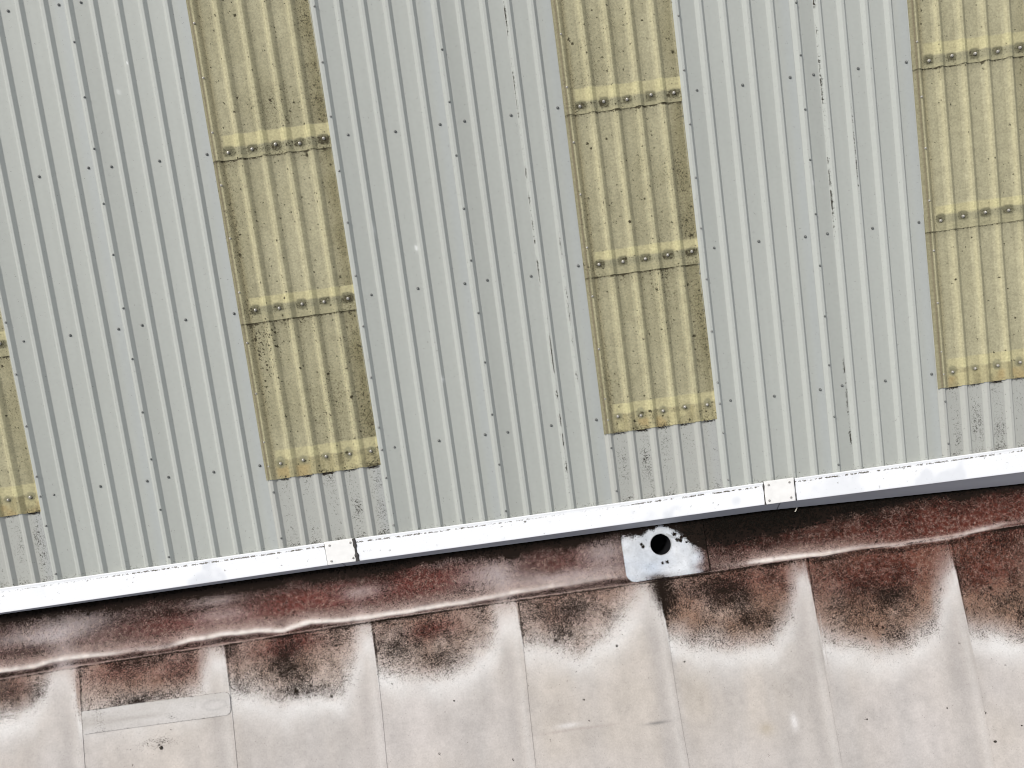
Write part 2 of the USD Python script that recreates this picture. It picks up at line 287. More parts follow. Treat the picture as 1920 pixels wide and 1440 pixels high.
# ---------------------------------------------------------------- rooflights
def grp_panel(U0, v0, v1, level0, level1, seed, dirt, last, first):
    u = np.unique(np.r_[profile_u(U0, U0 + 1.0), np.arange(U0 - 0.035, U0 + 1.01, 0.008)].round(4)); u = u[u <= U0 + 1.004]
    v = np.r_[np.arange(v0, v1 - 0.004, 0.009), v1]
    V, U = np.meshgrid(v, u, indexing='ij'); X = U - U0
    edge_wob = 0.004 * (nz(U, V * 0, 9, 3, seed) - 0.5) - 0.012 * (rib_h(U) > 0.01) * (0.6 if last else 0.2)
    V = V + edge_wob * ss(v1 - 0.15, v1, V)
    n = rib_h(U, 0.048, 0.011, 0.028) + level0 + (level1 - level0) * ss(0.1, 0.95, (V - v0) / (v1 - v0)) * (1 - 0.8 * ss(0.9, 0.97, X)) + 0.004 * np.clip(1 - (X - 0.04) / 0.12, 0, 1)
    n = n + 0.003 * (nz(U, V, 2.0, 3, seed + 1) - 0.5) * (1 - ss(0.85, 0.95, X)) + (0.006 * (nz(U, V * 0, 14, 2, seed + 4) - 0.4) * ss(v1 - 0.1, v1, V) if last else 0)
    cr = rib_h(U, 0.046, 0.012, 1.0)
    pan = 1 - np.clip(cr * 1.4, 0, 1)
    big = nz(U, V, 1.3, 4, seed + 11, 1.4, 0.8); st = nz(U, V, 1.0, 4, seed + 12, 16.0, 1.6); fi = nz(U, V, 14.0, 4, seed + 13)
    mid = nz(U, V, 7.0, 4, seed + 16)
    c = lerp((0.345, 0.322, 0.214), (0.238, 0.220, 0.136), np.clip(dirt * (1.5 * big + 0.6 * st + 0.8 * mid - 1.0), 0, 1))
    c = c * (1 + 0.30 * (fi - 0.5) + 0.16 * (mid - 0.5))[..., None]
    cw = nz(U, V, 1.0, 3, seed + 14, 22.0, 2.0)
    c = lerp(c, (0.425, 0.392, 0.245), np.clip(ss(0.25, 0.9, rib_h(U + 0.004, 0.044, 0.012, 1.0)) * (0.15 + 0.95 * cw) * (0.6 + 0.7 * fi), 0, 0.8))
    # darker just right of every rib, with algae grime along the right-hand edge
    rr = np.exp(-(((U + 0.1) % 0.2 - 0.1 - 0.058) / 0.018) ** 2)
    c = c * (1 - 0.17 * rr * (0.4 + st) * dirt)[..., None]
    re = ss(0.80, 0.93, X) * dirt * ss(0.30, 0.62, nz(U, V, 1.2, 4, seed + 15, 1.0, 0.8) + 0.12)
    c = lerp(c, (0.175, 0.155, 0.083), np.clip(0.72 * re * (0.5 + mid), 0, 1))
    le = np.exp(-((X - 0.045) / 0.028) ** 2)
    c = lerp(c, (0.24, 0.21, 0.12), 0.6 * le * (0.5 + st)); l2 = ss(0.006, -0.004, X) if False else 1 - ss(-0.006, 0.006, X)
    c = lerp(c, (0.205, 0.190, 0.118), np.clip(1.1 * l2 * (0.35 + nz(U, V, 1.0, 4, seed + 17, 20, 1.0)), 0, 0.95)); c = lerp(c, (0.13, 0.105, 0.07), 0.8 * np.exp(-((X + 0.014) / 0.006) ** 2) * (0.4 + st))
    moss = 0.10 * dirt + 0.20 * dirt * ss(0.4, 0.75, big) * (0.5 + mid) + 0.20 * re * (0.4 + mid) + 0.12 * fi * rr + 0.06 * le
    # lap: a clean strip, then grime round each screw, then the edge
    row = v1 - (0.139 if last else 0.069 if v1 < 2 else 0.105)
    clean0 = v1 - (0.255 if last else 0.205 if v1 < 2 else 0.215) + 0.015 * (nz(U, V * 0, 2.5, 2, seed + 21) - .5)
    clean1 = row - 0.028 + 0.02 * (nz(U, V * 0, 6, 3, seed + 22) - .5)
    wid = np.clip(1.15 * ss(0.05, 0.085, X) * (0.45 + 0.9 * nz(U, V * 0 + 5, 3.0, 2, seed + 23)), 0, 1)
    k = ss(clean0 - 0.006, clean0 + 0.006, V) * (1 - ss(clean1 - 0.008, clean1 + 0.012, V)) * wid
    c = lerp(c, np.stack([0.405 + 0.05 * cr, 0.37 + 0.05 * cr, 0.215 + 0.02 * cr], -1), 0.92 * k); moss = moss * (1 - 0.85 * k)
    z = ss(clean1 - 0.006, clean1 + 0.012, V) * ss(0.04, 0.08, X)
    if last:
        c = lerp(c, lerp((0.33, 0.30, 0.178), (0.26, 0.232, 0.13), np.clip(2.4 * nz(U, V, 1.0, 4, seed + 32, 30.0, 4.0) - 0.7, 0, 1)), z)
        orange = z * pan * ss(0.46, 0.62, nz(U, V, 5.0, 3, seed + 31)) * ss(row + 0.02, row + 0.06, V)
        c = lerp(c, (0.345, 0.262, 0.125), 0.65 * orange)
        pale = z * ss(0.5, 0.6, nz(U, V, 9.0, 2, seed + 33)) * ss(row, row + 0.03, V)
        c = lerp(c, (0.43, 0.39, 0.22), 0.6 * pale * (1 - orange))
        moss = moss + 0.25 * z * ss(v1 - 0.06, v1 - 0.01, V) * pan * st * 1.6
    else:
        c = lerp(c, (0.285, 0.265, 0.165), 0.85 * z)
        band = np.exp(-((V - row - 0.004) / 0.036) ** 4)
        c = lerp(c, (0.235, 0.222, 0.145), 0.75 * band * ss(0.06, 0.09, X))
        moss = moss + 0.10 * band
    for i, q in enumerate((0.105, 0.305, 0.505, 0.705, 0.905)):
        du, dv = X - q, V - row
        if last:
            d = np.hypot(du / 0.04, (dv + 0.008) / (0.042 + 0.015 * math.sin(seed + i * 2.1)))
            kk = (1 - ss(0.8, 1.08, d)) * 0.75
            c = lerp(c, (0.225, 0.215, 0.135), kk)
        else:
            w_ = 0.052 + 0.006 * math.sin(seed * 1.3 + i)
            d = (np.abs(du / w_) ** 3.5 + np.abs((dv + 0.004) / (0.044 + 0.006 * math.cos(seed + 3 * i))) ** 3.5) ** (1 / 3.5) + 0.25 * (fi - 0.5)
            kk = (1 - ss(0.75, 1.05, d))
            c = lerp(c, (0.15, 0.142, 0.088), 0.85 * kk); moss = moss + 0.16 * kk
        c = lerp(c, (0.06, 0.055, 0.035), 0.7 * np.exp(-(np.hypot(du, dv - 0.006) / 0.021) ** 2))
    # drips under the lap above, and a dark line of dirt lying against its edge
    if not first:
        vs = v0 + LAP
        drip = ss(0.52, 0.72, nz(U, V * 0.25, 1.0, 3, seed + 41, 30.0, 1.0)) * np.exp(-np.clip(V - vs, 0, 9) / 0.08) * (V > vs - 0.01)
        moss = moss + 0.42 * drip + 0.45 * np.exp(-((V - vs - 0.004) / 0.011) ** 2) * (0.5 + fi)
        c = c * (1 - 0.3 * np.exp(-np.clip(V - vs, 0, 9) / 0.05) * (0.3 + st))[..., None]
    # lichen spots
    rs = np.random.default_rng(seed + 500)
    for _ in range(int(55 * (0.6 + dirt))):
        su, sv, r = rs.uniform(0.05, 0.97), rs.uniform(v0 + 0.1, v1), rs.choice([0.004, 0.005, 0.006, 0.008, 0.010], p=[.5, .3, .13, .05, .02])
        d2 = np.exp(-((X - su) ** 2 + (V - sv) ** 2) / (r * 1.15) ** 2)
        moss = moss + 0.95 * d2
    if seed == 33:                                    # a crowd of black lichen near the left edge of one panel
        for _ in range(150):
            su, sv = 0.06 + abs(rs.normal(0, 0.10)), v0 + 0.1 + abs(rs.normal(0, 0.35))
            moss = moss + 0.75 * np.exp(-((X - su) ** 2 + (V - sv) ** 2) / 0.005 ** 2)
    vv = up(U, V, n).reshape(-1, 3); f = grid_faces(*U.shape)
    vv, f, src = skirt(vv, f, -0.0035 * NU)
    return vv, f, c.reshape(-1, 3)[src], np.clip(moss, 0, 1).ravel()[src], row, level1

LAP = 0.16
L_OFF = {0.0: 0.0, 3.0: 0.011, 6.0: 0.452}
for si, (U0, label, dirt, _) in enumerate(STRIPS):
    t = thing('rooflight', label, 'skylight', 'yellowed rooflight strips')
    tops = [-1.64] + SEAMS[:-1]
    for j in range(4):
        v0, v1 = tops[j] - (LAP if j else 0), SEAMS[j]
        q = grp_panel(U0, v0, v1, 0.003, 0.0072 if j < 3 else 0.012, 10 * si + j + 20 if not (si == 1 and j == 3) else 33, dirt, j == 3, j == 0)
        p = obj('rooflight_panel', q[0], q[1], M_GRP, t, 40, tint=q[2], moss=q[3])
        if v1 < -0.1 and si != 1: pass
        for du in (0.1, 0.3, 0.5, 0.7, 0.9):
            if U0 + du < -2.75 or U0 + du > 7.3: continue
            put(S_GRP, U0 + du + RNG.normal(0.003, 0.006), q[4] + RNG.normal(0, 0.006), q[5] + 0.001, 'screw', M_STEEL, p)
        if U0 >= 0:
            vv = L_OFF[U0] - 0.444 * 4
            while vv < 3.75:
                if (v0 + LAP if j else v0) <= vv < v1:
                    put(S_EDGE, U0 + 0.002 + RNG.normal(0, 0.002), vv + RNG.normal(0, 0.008), 0.028 + 0.0095, 'screw', M_STEEL, p)
                vv += 0.444
            if j == 3: put(S_EDGE, U0 + 0.004, 3.752, 0.028 + 0.0105, 'screw', M_STEEL, p)

# ---------------------------------------------------------------- eaves trim
TOPV = lambda u: np.interp(u, [-2.6, 0.4, 2, 4.4, 6.7], [4.502, 4.492, 4.501, 4.496, 4.498])
BOTV = lambda u: np.interp(u, [-2.6, 0.35, 2.0, 4.34, 6.7], [4.726, 4.703, 4.704, 4.701, 4.730])
FACE = lambda u: np.interp(u, [-2.6, 0.45, 2.0, 4.33, 6.67, 9], [0.046, 0.062, 0.072, 0.088, 0.138, 0.15])
def trim(u0, u1, seed):
    u = np.arange(u0, u1 + 1e-6, 0.008); u[-1] = u1
    a, b, fc = TOPV(u), BOTV(u), FACE(u)
    k = np.r_[np.linspace(0, 0.2, 9)[1:], np.linspace(0.2, 1, 12)[1:-1]]
    cols, ns = [a + 0.03, a, a + 0.004, a + 0.012, a + 0.020], [0.0, 0.0460, 0.0485, 0.0475, 0.044]
    for x in k: cols.append(a + 0.024 + (b - a - 0.030) * x); ns.append(0.0435 - 0.005 * x)
    cols += [b - 0.004, b, b + 0.003, b + fc * 0.5, b + fc, b + fc - 0.006, b - 0.02, a + 0.02]
    ns += [0.038, 0.036, 0.032, -0.016, -0.064, -0.068, 0.022, 0.030]
    V = np.stack(cols, 1); N = np.tile(np.array(ns), (len(u), 1)); U = np.tile(u[:, None], (1, V.shape[1]))
    flat = (np.arange(V.shape[1]) > 3) & (np.arange(V.shape[1]) < 24)
    N = N + flat * 0.003 * (nz(U, V, 1.2, 3, seed) - 0.5)
    N[:, 25:29] += 0.004 * (nz(U, V, 1.5, 3, seed + 2) - 0.5)[:, 25:29]
    c = np.tile(np.array([0.80, 0.81, 0.83]), U.shape + (1,)) * (1 + 0.06 * (nz(U, V, 4, 4, seed + 3) - .5))[..., None]
    c = lerp(c, (0.60, 0.62, 0.66), flat * 0.7 * ss(0.56, 0.66, nz(U, V, 3.2, 4, seed + 4)) * ss(0.35, 0.6, nz(U, V, .8, 2, seed + 7)))
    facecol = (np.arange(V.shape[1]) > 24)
    c[:, facecol] = np.array([0.20, 0.204, 0.228])  # shade of the front face is painted in as dark blue-grey
    edge = np.exp(-((V - a[:, None] - 0.036 - 0.006 * (nz(U, V * 0, 12, 3, seed + 16) - .5)) / 0.0075) ** 2) * flat
    moss = 0.02 + 0.75 * edge * ss(0.22, 0.50, nz(U, V * 0, 1.1, 3, seed + 5)) * ss(0.40, 0.56, nz(U, V, 55.0, 3, seed + 15)) + 0.12 * edge + 0.05 * nz(U, V, 8, 3, seed + 6) * flat
    rs = np.random.default_rng(seed + 8)
    for _ in range(int((u1 - u0) * 5)):
        su, sv = rs.uniform(u0, u1), rs.uniform(4.54, 4.69)
        moss = moss + 0.6 * flat * np.exp(-(((U - su) / 0.010) ** 2 + ((V - sv) / 0.008) ** 2))
    moss = moss + facecol * 0.35 * ss(0.6, 0.75, nz(U, V, 6, 3, seed + 9))
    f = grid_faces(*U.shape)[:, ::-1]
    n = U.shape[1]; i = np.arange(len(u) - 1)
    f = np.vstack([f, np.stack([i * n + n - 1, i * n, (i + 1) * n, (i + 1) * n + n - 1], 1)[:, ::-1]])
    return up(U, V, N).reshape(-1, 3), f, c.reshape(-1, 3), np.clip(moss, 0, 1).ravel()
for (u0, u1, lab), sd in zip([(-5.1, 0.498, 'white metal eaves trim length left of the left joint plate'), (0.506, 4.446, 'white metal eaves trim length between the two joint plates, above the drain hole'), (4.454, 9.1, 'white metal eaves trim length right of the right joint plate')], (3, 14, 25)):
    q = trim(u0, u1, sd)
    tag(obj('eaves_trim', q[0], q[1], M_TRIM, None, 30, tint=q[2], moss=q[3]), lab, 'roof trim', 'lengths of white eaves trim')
def rounded_plate(u0, u1, v0, v1, n, th):
    u = np.r_[u0, u0 + 0.003, np.linspace(u0 + 0.02, u1 - 0.02, 12), u1 - 0.003, u1]; v = np.r_[v0, v0 + 0.003, np.linspace(v0 + 0.02, v1 - 0.02, 10), v1 - 0.003, v1]
    V, U = np.meshgrid(v, u, indexing='ij')
    N = n + th - 0.0012 * ((U <= u0 + 1e-5) | (U >= u1 - 1e-5) | (V <= v0 + 1e-5) | (V >= v1 - 1e-5)) - 0.028 * (V - v0) + 0.0025 * (nz(U, V, 5, 2, 3) - .5)
    return skirt(up(U, V, N).reshape(-1, 3), grid_faces(*U.shape), -(th + 0.002) * NU)[:2]
def bead(u0, v0, v1, lean, r, n, seed):
    v = np.linspace(v0, v1, 46); rr = r * (0.25 + 1.4 * noise(np.stack([v * 34, v * 0, v * 0 + seed], -1), seed)); cu = u0 + lean * (v - v0) + 0.004 * (noise(np.stack([v * 14, v * 0 + 2, v * 0], -1), seed) - .5)
    a = np.linspace(0, np.pi, 7)
    P = up(cu[:, None] + rr[:, None] * np.cos(a), v[:, None] + 0 * a, n - 0.028 * (v[:, None] - v0) + 0.6 * rr[:, None] * np.sin(a))
    return P.reshape(-1, 3), grid_faces(46, 7)
for u0, u1, lab, dark in [(0.377, 0.632, 'pale riveted joint plate on the white trim with a thick dark right edge', 1), (4.314, 4.583, 'pale riveted joint plate on the white trim, upslope and right of the drain hole', 0)]:
    t = thing('joint_plate', lab, 'joint plate', 'riveted joint plates on the eaves trim')
    v, f = rounded_plate(u0, u1, 4.489, 4.700, 0.0475, 0.003); obj('plate', v, f, M_PLATE, t, 30)
    for i, (x, y) in enumerate([(0.042, 0.036), (0.228, 0.036), (0.036, 0.180), (0.232, 0.178)]):
        put(dome_screw(0.0095, 0.006, 0.011, 0.0015, seg=14), u0 + x, 4.489 + y, 0.050 - 0.028 * y, 'rivet', M_RIVET, t)
    v, f = bead(u1 + 0.006, 4.49, 4.702, 0.02, 0.013 if dark else 0.004, 0.0465, 5); obj('sealant_bead', v, f, M_SEAL, t, 60)
    v, f = bead(u0 - 0.003, 4.49, 4.702, 0.02, 0.003 if dark else 0.008, 0.047, 9); obj('sealant_bead', v, f, M_SEAL, t, 60)

# ---------------------------------------------------------------- membrane roof: relief, stains and painted shade
SEAM_S = [-4.645, -3.315, -1.987, -0.662, 0.664, 1.987, 3.298, 4.654, 5.99, 7.32, 8.65]
def seam(k, t): return SEAM_S[k] + (0.012 * math.sin(k * 2.3)) * (t - 0.9) - 0.006 * (t - 1.2) + 0.006 * np.sin(t * 3.1 + k)
def HV(s): return np.interp(s, [-5, -2.7, -2.0, -0.66, 0.68, 2.0, 3.17, 4.65, 6, 9], [0.66, 0.646, 0.624, 0.612, 0.585, 0.577, 0.578, 0.560, 0.543, 0.53])
CREASE = np.array([(-5, .57), (-2.699, 0.563), (-2.378, 0.574), (-2.218, 0.549), (-2.025, 0.542), (-1.736, 0.553), (-1.413, 0.555), (-1.172, 0.564), (-0.962, 0.531), (-0.685, 0.521), (-0.366, 0.527), (-0.127, 0.559), (0.12, 0.522), (0.394, 0.545), (0.637, 0.545), (0.964, 0.541), (1.207, 0.541), (1.529, 0.537), (1.811, 0.514), (2.022, 0.509), (2.434, 0.503), (2.842, 0.491), (3.233, 0.506), (3.622, 0.525), (4.176, 0.538), (4.443, 0.535), (4.8, 0.55), (4.95, 0.542), (5.163, 0.537), (5.489, 0.562), (5.822, 0.559), (6.12, 0.551), (6.326, 0.516), (6.694, 0.493), (9, .5)])
CR_AMP = np.array([(-5, .6), (-2.7, .6), (-2.3, .8), (-1.9, .9), (-1.5, .3), (-1.15, .45), (-0.95, .9), (-0.7, 1.0), (0.1, 1.0), (0.35, .85), (0.7, .9), (1.3, .9), (1.7, .6), (2.0, .6), (2.4, .35), (2.8, .25), (3.0, .1), (3.8, .05), (4.1, .25), (4.2, .95), (4.7, 1.0), (4.95, .8), (5.2, .4), (5.5, .5), (5.85, .4), (6.1, .6), (6.3, .7), (6.5, .2), (6.8, .1), (9, .1)])
TIDE = np.array([(-5.0, .95), (-3.6, .95), (-3.5, .62), (-3.3, .64), (-3.2, 1.0), (-2.723, 0.99), (-2.432, 0.915), (-2.304, 0.77), (-2.222, 0.618), (-2.089, 0.636), (-2.045, 0.851), (-2.01, 1.041), (-1.994, 1.02), (-1.531, 1.06), (-1.148, 1.05), (-0.93, 1.002), (-0.852, 0.827), (-0.805, 0.67), (-0.68, 0.669), (-0.658, 1.015), (-0.434, 1.092), (-0.203, 1.183), (0.016, 1.152), (0.327, 1.162), (0.489, 0.915), (0.572, 0.691), (0.655, 0.658), (0.67, 1.022), (0.911, 1.102), (1.19, 1.186), (1.491, 1.096), (1.736, 0.896), (1.829, 0.673), (1.979, 0.646), (2.001, 0.978), (2.228, 1.019), (2.479, 1.127), (2.813, 1.004), (3.048, 0.743), (3.142, 0.613), (3.285, 0.681), (3.305, 1.065), (3.512, 1.192), (3.885, 1.289), (4.231, 1.256), (4.434, 1.072), (4.549, 0.708), (4.645, 0.698), (4.66, 1.327), (4.934, 1.398), (5.16, 1.489), (5.406, 1.476), (5.707, 1.315), (5.839, 1.026), (5.975, 0.807), (5.99, 1.399), (6.237, 1.467), (6.461, 1.558), (6.9, 1.5), (7.2, .8), (7.31, .8), (7.33, 1.4), (9, 1.5)])
BLOBS = {'red': [(5.38, 0.387, 1.27, 0.22, 0.9), (5.3, 0.786, 0.63, 0.185, 1.0), (4.16, 0.27, 0.44, 0.195, 0.6), (6.42, 0.383, 0.59, 0.341, 1.0), (6.31, 0.899, 0.44, 0.195, 0.7), (-0.11, 0.694, 0.37, 0.122, 0.9), (1.2, 0.729, 0.29, 0.107, 0.8), (0.03, 0.334, 0.73, 0.122, 0.8), (1.11, 0.266, 0.88, 0.171, 0.8), (-1.21, 0.071, 0.88, 0.107, 0.5), (-1.0, 0.385, 0.59, 0.122, 0.5), (2.58, 0.273, 0.39, 0.122, 0.5), (-1.12, 0.743, 0.49, 0.171, 0.6), (-1.75, 0.729, 0.29, 0.122, 0.4), (-2.57, 0.781, 0.29, 0.098, 0.35), (4.09, 0.693, 0.54, 0.146, 0.6), (2.41, 0.798, 0.29, 0.098, 0.3)],
         'black': [(-1.95, 0.138, 1.22, 0.059, 0.8), (-0.98, 0.127, 0.59, 0.068, 0.6), (0.74, 0.105, 0.34, 0.098, 1.0), (0.05, 0.122, 0.59, 0.059, 0.7), (1.97, 0.079, 0.59, 0.068, 1.0), (2.61, 0.084, 0.44, 0.059, 0.9), (3.85, 0.058, 0.39, 0.156, 1.3), (4.44, 0.089, 0.59, 0.107, 1.1), (5.18, 0.093, 0.59, 0.068, 0.8), (3.63, 0.198, 0.2, 0.098, 0.9), (-1.26, 0.678, 0.29, 0.098, 0.8), (-1.48, 0.974, 0.34, 0.059, 0.9), (-0.99, 0.291, 0.63, 0.049, 0.5), (-2.4, 0.43, 0.29, 0.049, 0.5), (3.93, 0.72, 0.39, 0.146, 0.9), (3.3, 0.706, 0.12, 0.22, 1.1), (4.22, 1.043, 0.2, 0.146, 0.5), (5.22, 0.918, 0.34, 0.195, 0.6), (3.83, 1.038, 0.44, 0.146, 0.35), (2.51, 0.765, 0.34, 0.146, 0.7), (2.33, 0.953, 0.29, 0.098, 0.5), (1.19, 0.822, 0.34, 0.088, 0.8), (0.85, 0.823, 0.15, 0.098, 0.6), (-0.12, 0.878, 0.29, 0.146, 0.7), (-0.56, 0.912, 0.17, 0.146, 0.7), (0.05, 1.087, 0.39, 0.073, 0.6), (1.21, 1.012, 0.34, 0.098, 0.4), (-2.43, 0.8, 0.29, 0.146, 0.5), (-0.59, 0.722, 0.1, 0.195, 0.6), (-1.41, 1.373, 0.22, 0.059, 0.5), (-1.27, 1.369, 0.15, 0.059, 0.5), (6.18, 1.262, 0.34, 0.146, 0.4), (5.43, 1.348, 0.34, 0.098, 0.4), (1.58, 0.425, 0.24, 0.059, 0.5), (2.83, 0.571, 0.29, 0.049, 0.4), (-1.71, 0.241, 0.73, 0.098, 0.3)],
         'pale': [(-2.05, 0.242, 0.44, 0.107, 0.8), (-0.74, 0.23, 0.24, 0.059, 0.6), (-0.66, 0.36, 0.29, 0.068, 0.5), (0.62, 0.309, 0.22, 0.068, 0.7), (1.79, 0.31, 0.27, 0.137, 0.8), (2.83, 0.259, 0.24, 0.122, 0.7), (2.46, 0.425, 0.59, 0.068, 0.7), (-2.13, 0.654, 0.12, 0.293, 0.9), (-0.77, 0.838, 0.09, 0.244, 0.8), (0.59, 0.787, 0.07, 0.293, 0.8), (1.88, 0.727, 0.1, 0.293, 0.9), (3.11, 0.845, 0.1, 0.244, 0.9), (4.55, 0.947, 0.1, 0.293, 0.8), (5.87, 1.125, 0.09, 0.341, 0.9), (-2.4, 0.314, 0.44, 0.068, 0.5), (1.42, 0.14, 0.29, 0.049, 0.3)]}
def crease_t(s): return np.interp(s, CREASE[:, 0], CREASE[:, 1]) + 0.012 * (noise(np.stack([np.asarray(s) * 6, np.asarray(s) * 0, np.asarray(s) * 0], -1), 3) - .5)
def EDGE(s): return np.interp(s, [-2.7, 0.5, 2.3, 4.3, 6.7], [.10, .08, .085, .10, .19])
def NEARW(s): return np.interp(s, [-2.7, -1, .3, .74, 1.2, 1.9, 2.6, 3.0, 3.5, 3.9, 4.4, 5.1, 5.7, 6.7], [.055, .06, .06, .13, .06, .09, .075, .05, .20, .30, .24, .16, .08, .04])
def relief(s, t):
    h = 0.012 * (nz(s, t, 1.1, 3, 61) - 0.5) + 0.003 * (nz(s, t, 5, 3, 62) - .5)
    for k, s0 in enumerate(SEAM_S):
        d = s - seam(k, t); far = ss(0.55, 0.95, t) * (1 - 0.55 * ss(1.2, 2.1, t))
        h = h + far * (0.0062 * (0.3 + 1.2 * nz(s, t, 0.9, 3, 65)) * np.exp(-((d + 0.25) / 0.11) ** 2) + 0.004 * np.exp(-((d + 0.03) / 0.05) ** 2) - 0.006 * np.exp(-((d - 0.5) / 0.25) ** 2))
    amp = np.interp(s, CR_AMP[:, 0], CR_AMP[:, 1]); d = t - crease_t(s)
    h = h + (0.003 + 0.010 * amp) * (0.6 + 0.8 * nz(s, t, 5, 3, 64)) * np.where(d > 0, np.exp(-(d / 0.016) ** 2), np.exp(-(d / 0.035) ** 2))
    h = h + 0.010 * (nz(s, t, 1.0, 4, 63, 1.5, 5.0) - .5) * (1 - ss(0.5, 0.62, t))
    h = h - 0.02 * np.exp(-np.hypot(s - 3.365, t - 0.264) ** 2 / 0.25 ** 2)
    return h
def stains(s, t):
    """Tint, moss and fray of the membrane at (s, t), painted shade included."""
    w1, w2 = nz(s, t, 3.2, 4, 71) - 0.5, nz(s, t, 9.0, 4, 72) - 0.5
    sw, tw = s + 0.10 * w1, t + 0.13 * (nz(s, t, 3.0, 4, 73) - 0.5) + 0.05 * w2
    blob = {k: sum(a * np.exp(-((sw - x) / (rx * 0.9)) ** 2 - ((tw - y) / (ry * 0.9)) ** 2) for x, y, rx, ry, a in l) for k, l in BLOBS.items()}
    patchy = nz(s, t, 6.0, 4, 74); fine = nz(s, t, 22.0, 3, 75)
    red, black, pale = (np.clip(blob[k] * f, 0, 1.3) for k, f in (('red', 0.35 + 1.5 * patchy), ('black', 0.1 + 1.5 * patchy), ('pale', 0.55 + 0.8 * patchy)))
    tide = np.interp(s, TIDE[:, 0], TIDE[:, 1]) + 0.07 * w2 + 0.12 * w1
    strip = 1 - ss(HV(s) - 0.01, HV(s) + 0.01, t)
    slope = (np.interp(s + 0.03, TIDE[:, 0], TIDE[:, 1]) - np.interp(s - 0.03, TIDE[:, 0], TIDE[:, 1])) / 0.06
    onlap = np.min([np.abs(s - seam(k, t)) for k in range(len(SEAM_S))], axis=0) < 0.035
    depth = (tide - t) / np.where(onlap, 1.0, np.sqrt(1 + np.minimum(slope, 6) ** 2) ** 0.85) + 0.07 * (fine - 0.5)
    inside = ss(-0.12, 0.26, depth)                            # 1 within the pond of algae above the tide line
    c = lerp((0.462, 0.428, 0.408), (0.430, 0.388, 0.345), np.clip(2.2 * nz(s, t, 1.3, 4, 76) - 0.75, 0, 1))
    gs = nz(s, t, 1.0, 3, 77, 4.0, 0.6)
    c = lerp(c, (0.380, 0.358, 0.345), np.clip(2.2 * gs - 0.85, 0, 0.75))
    c = c * (1 + 0.34 * (nz(s, t, 5.0, 5, 81) - 0.5) + 0.22 * (fine - 0.5) + 0.16 * (nz(s, t, 2.0, 4, 82, 5.0, 0.8) - 0.5))[..., None]
    for k in range(len(SEAM_S)):                               # painted relief light: grey shade left of each lap, pale lit band beside it
        d = s - seam(k, t); far = ss(0.75, 1.2, t)
        c = lerp(c, (0.330, 0.308, 0.295), 0.42 * far * np.exp(-((d + 0.145) / 0.065) ** 2) * (0.5 + patchy))
        c = lerp(c, (0.54, 0.52, 0.50), 0.28 * ss(0.62, 0.8, t) * np.exp(-((d + 0.045) / 0.035) ** 2) * (0.4 + patchy))
    below = np.clip(t - tide, 0, 9)
    topfade = 1 - 0.65 * np.exp(-np.clip(t - HV(s), 0, 9) / 0.13)
    white = np.exp(-(below / (0.13 + 0.14 * patchy)) ** 2) * (1 - inside) * topfade
    c = lerp(c, (0.635, 0.622, 0.608), np.clip(white * (0.45 + 1.2 * (nz(s, t, 4, 5, 78) - .2)), 0, 0.95))
    pc = nz(s, t, 3.5, 4, 79)
    c = lerp(c, lerp((0.265, 0.168, 0.122), (0.47, 0.385, 0.335), np.clip(2.6 * pc - 0.62 - 0.60 * ss(2.9, 3.6, s), 0, 1)), inside * (1 - strip))
    c = lerp(c, lerp((0.175, 0.115, 0.105), (0.070, 0.036, 0.032), np.clip(2.6 * nz(s, t, 2.4, 4, 80, 0.7, 1.6) - 0.6, 0, 1)), strip)
    fib = nz(s, t, 12.0, 4, 83, 0.6, 2.2)
    c = c * (1 + (inside + strip) * (0.8 * (fine - 0.5) + 0.5 * (patchy - 0.5)) + strip * 0.7 * (fib - 0.5))[..., None]
    moss = 0.05 + inside * (1 - strip) * (0.10 + 0.38 * patchy) + strip * (0.20 + 0.28 * patchy)
    moss = moss + (0.10 * np.exp(-((depth - 0.02) / 0.06) ** 2) + 0.17 * np.exp(-(np.clip(-depth, 0, 9) / 0.13) ** 2)) * (1 - strip) * (0.3 + patchy)
    zone = np.clip(inside + strip, 0, 1)
    rightward = ss(3.4, 5.2, s)
    c = lerp(c, lerp((0.150, 0.045, 0.036), (0.105, 0.028, 0.019), rightward), np.clip(1.15 * red * zone, 0, 0.97))
    r2 = np.exp(-(np.clip(t - HV(s), 0, 9) / (0.17 + 0.20 * rightward)) ** 1.5) * (1 - strip) * np.maximum(inside, 0.35 * patchy + 0.1) * (0.15 + 0.9 * nz(s, t, 2.2, 4, 84)) * (0.7 + 0.9 * rightward)
    c = lerp(c, lerp((0.17, 0.070, 0.052), (0.125, 0.036, 0.024), rightward), np.clip(0.95 * r2, 0, 0.92))
    c = lerp(c, (0.130, 0.058, 0.038), 0.65 * zone * rightward * (1 - np.clip(red, 0, 1)) * (1 - ss(0.75, 1.05, t)))
    c = lerp(c, (0.40, 0.355, 0.35), np.clip(0.85 * pale * zone, 0, 0.85)); moss = moss - 0.25 * pale
    moss = np.minimum(moss + 0.30 * black * zone + 0.40 * black * (1 - zone), 0.73 + 0.3 * ss(0.8, 1.3, black))
    near = strip * (1 - ss(0.55, 1.45, (t - EDGE(s) + 0.02 + 0.26 * (nz(s, t, 5.0, 4, 85) - 0.5) + 0.10 * (fine - 0.5)) / NEARW(s)))  # black band under the trim: moss together with painted trim shade
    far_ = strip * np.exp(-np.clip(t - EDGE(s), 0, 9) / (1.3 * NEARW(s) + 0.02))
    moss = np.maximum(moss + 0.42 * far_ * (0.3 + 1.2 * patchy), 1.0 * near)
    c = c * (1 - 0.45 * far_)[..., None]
    c = c * (1 - 0.75 * np.clip(near, 0, 1))[..., None]
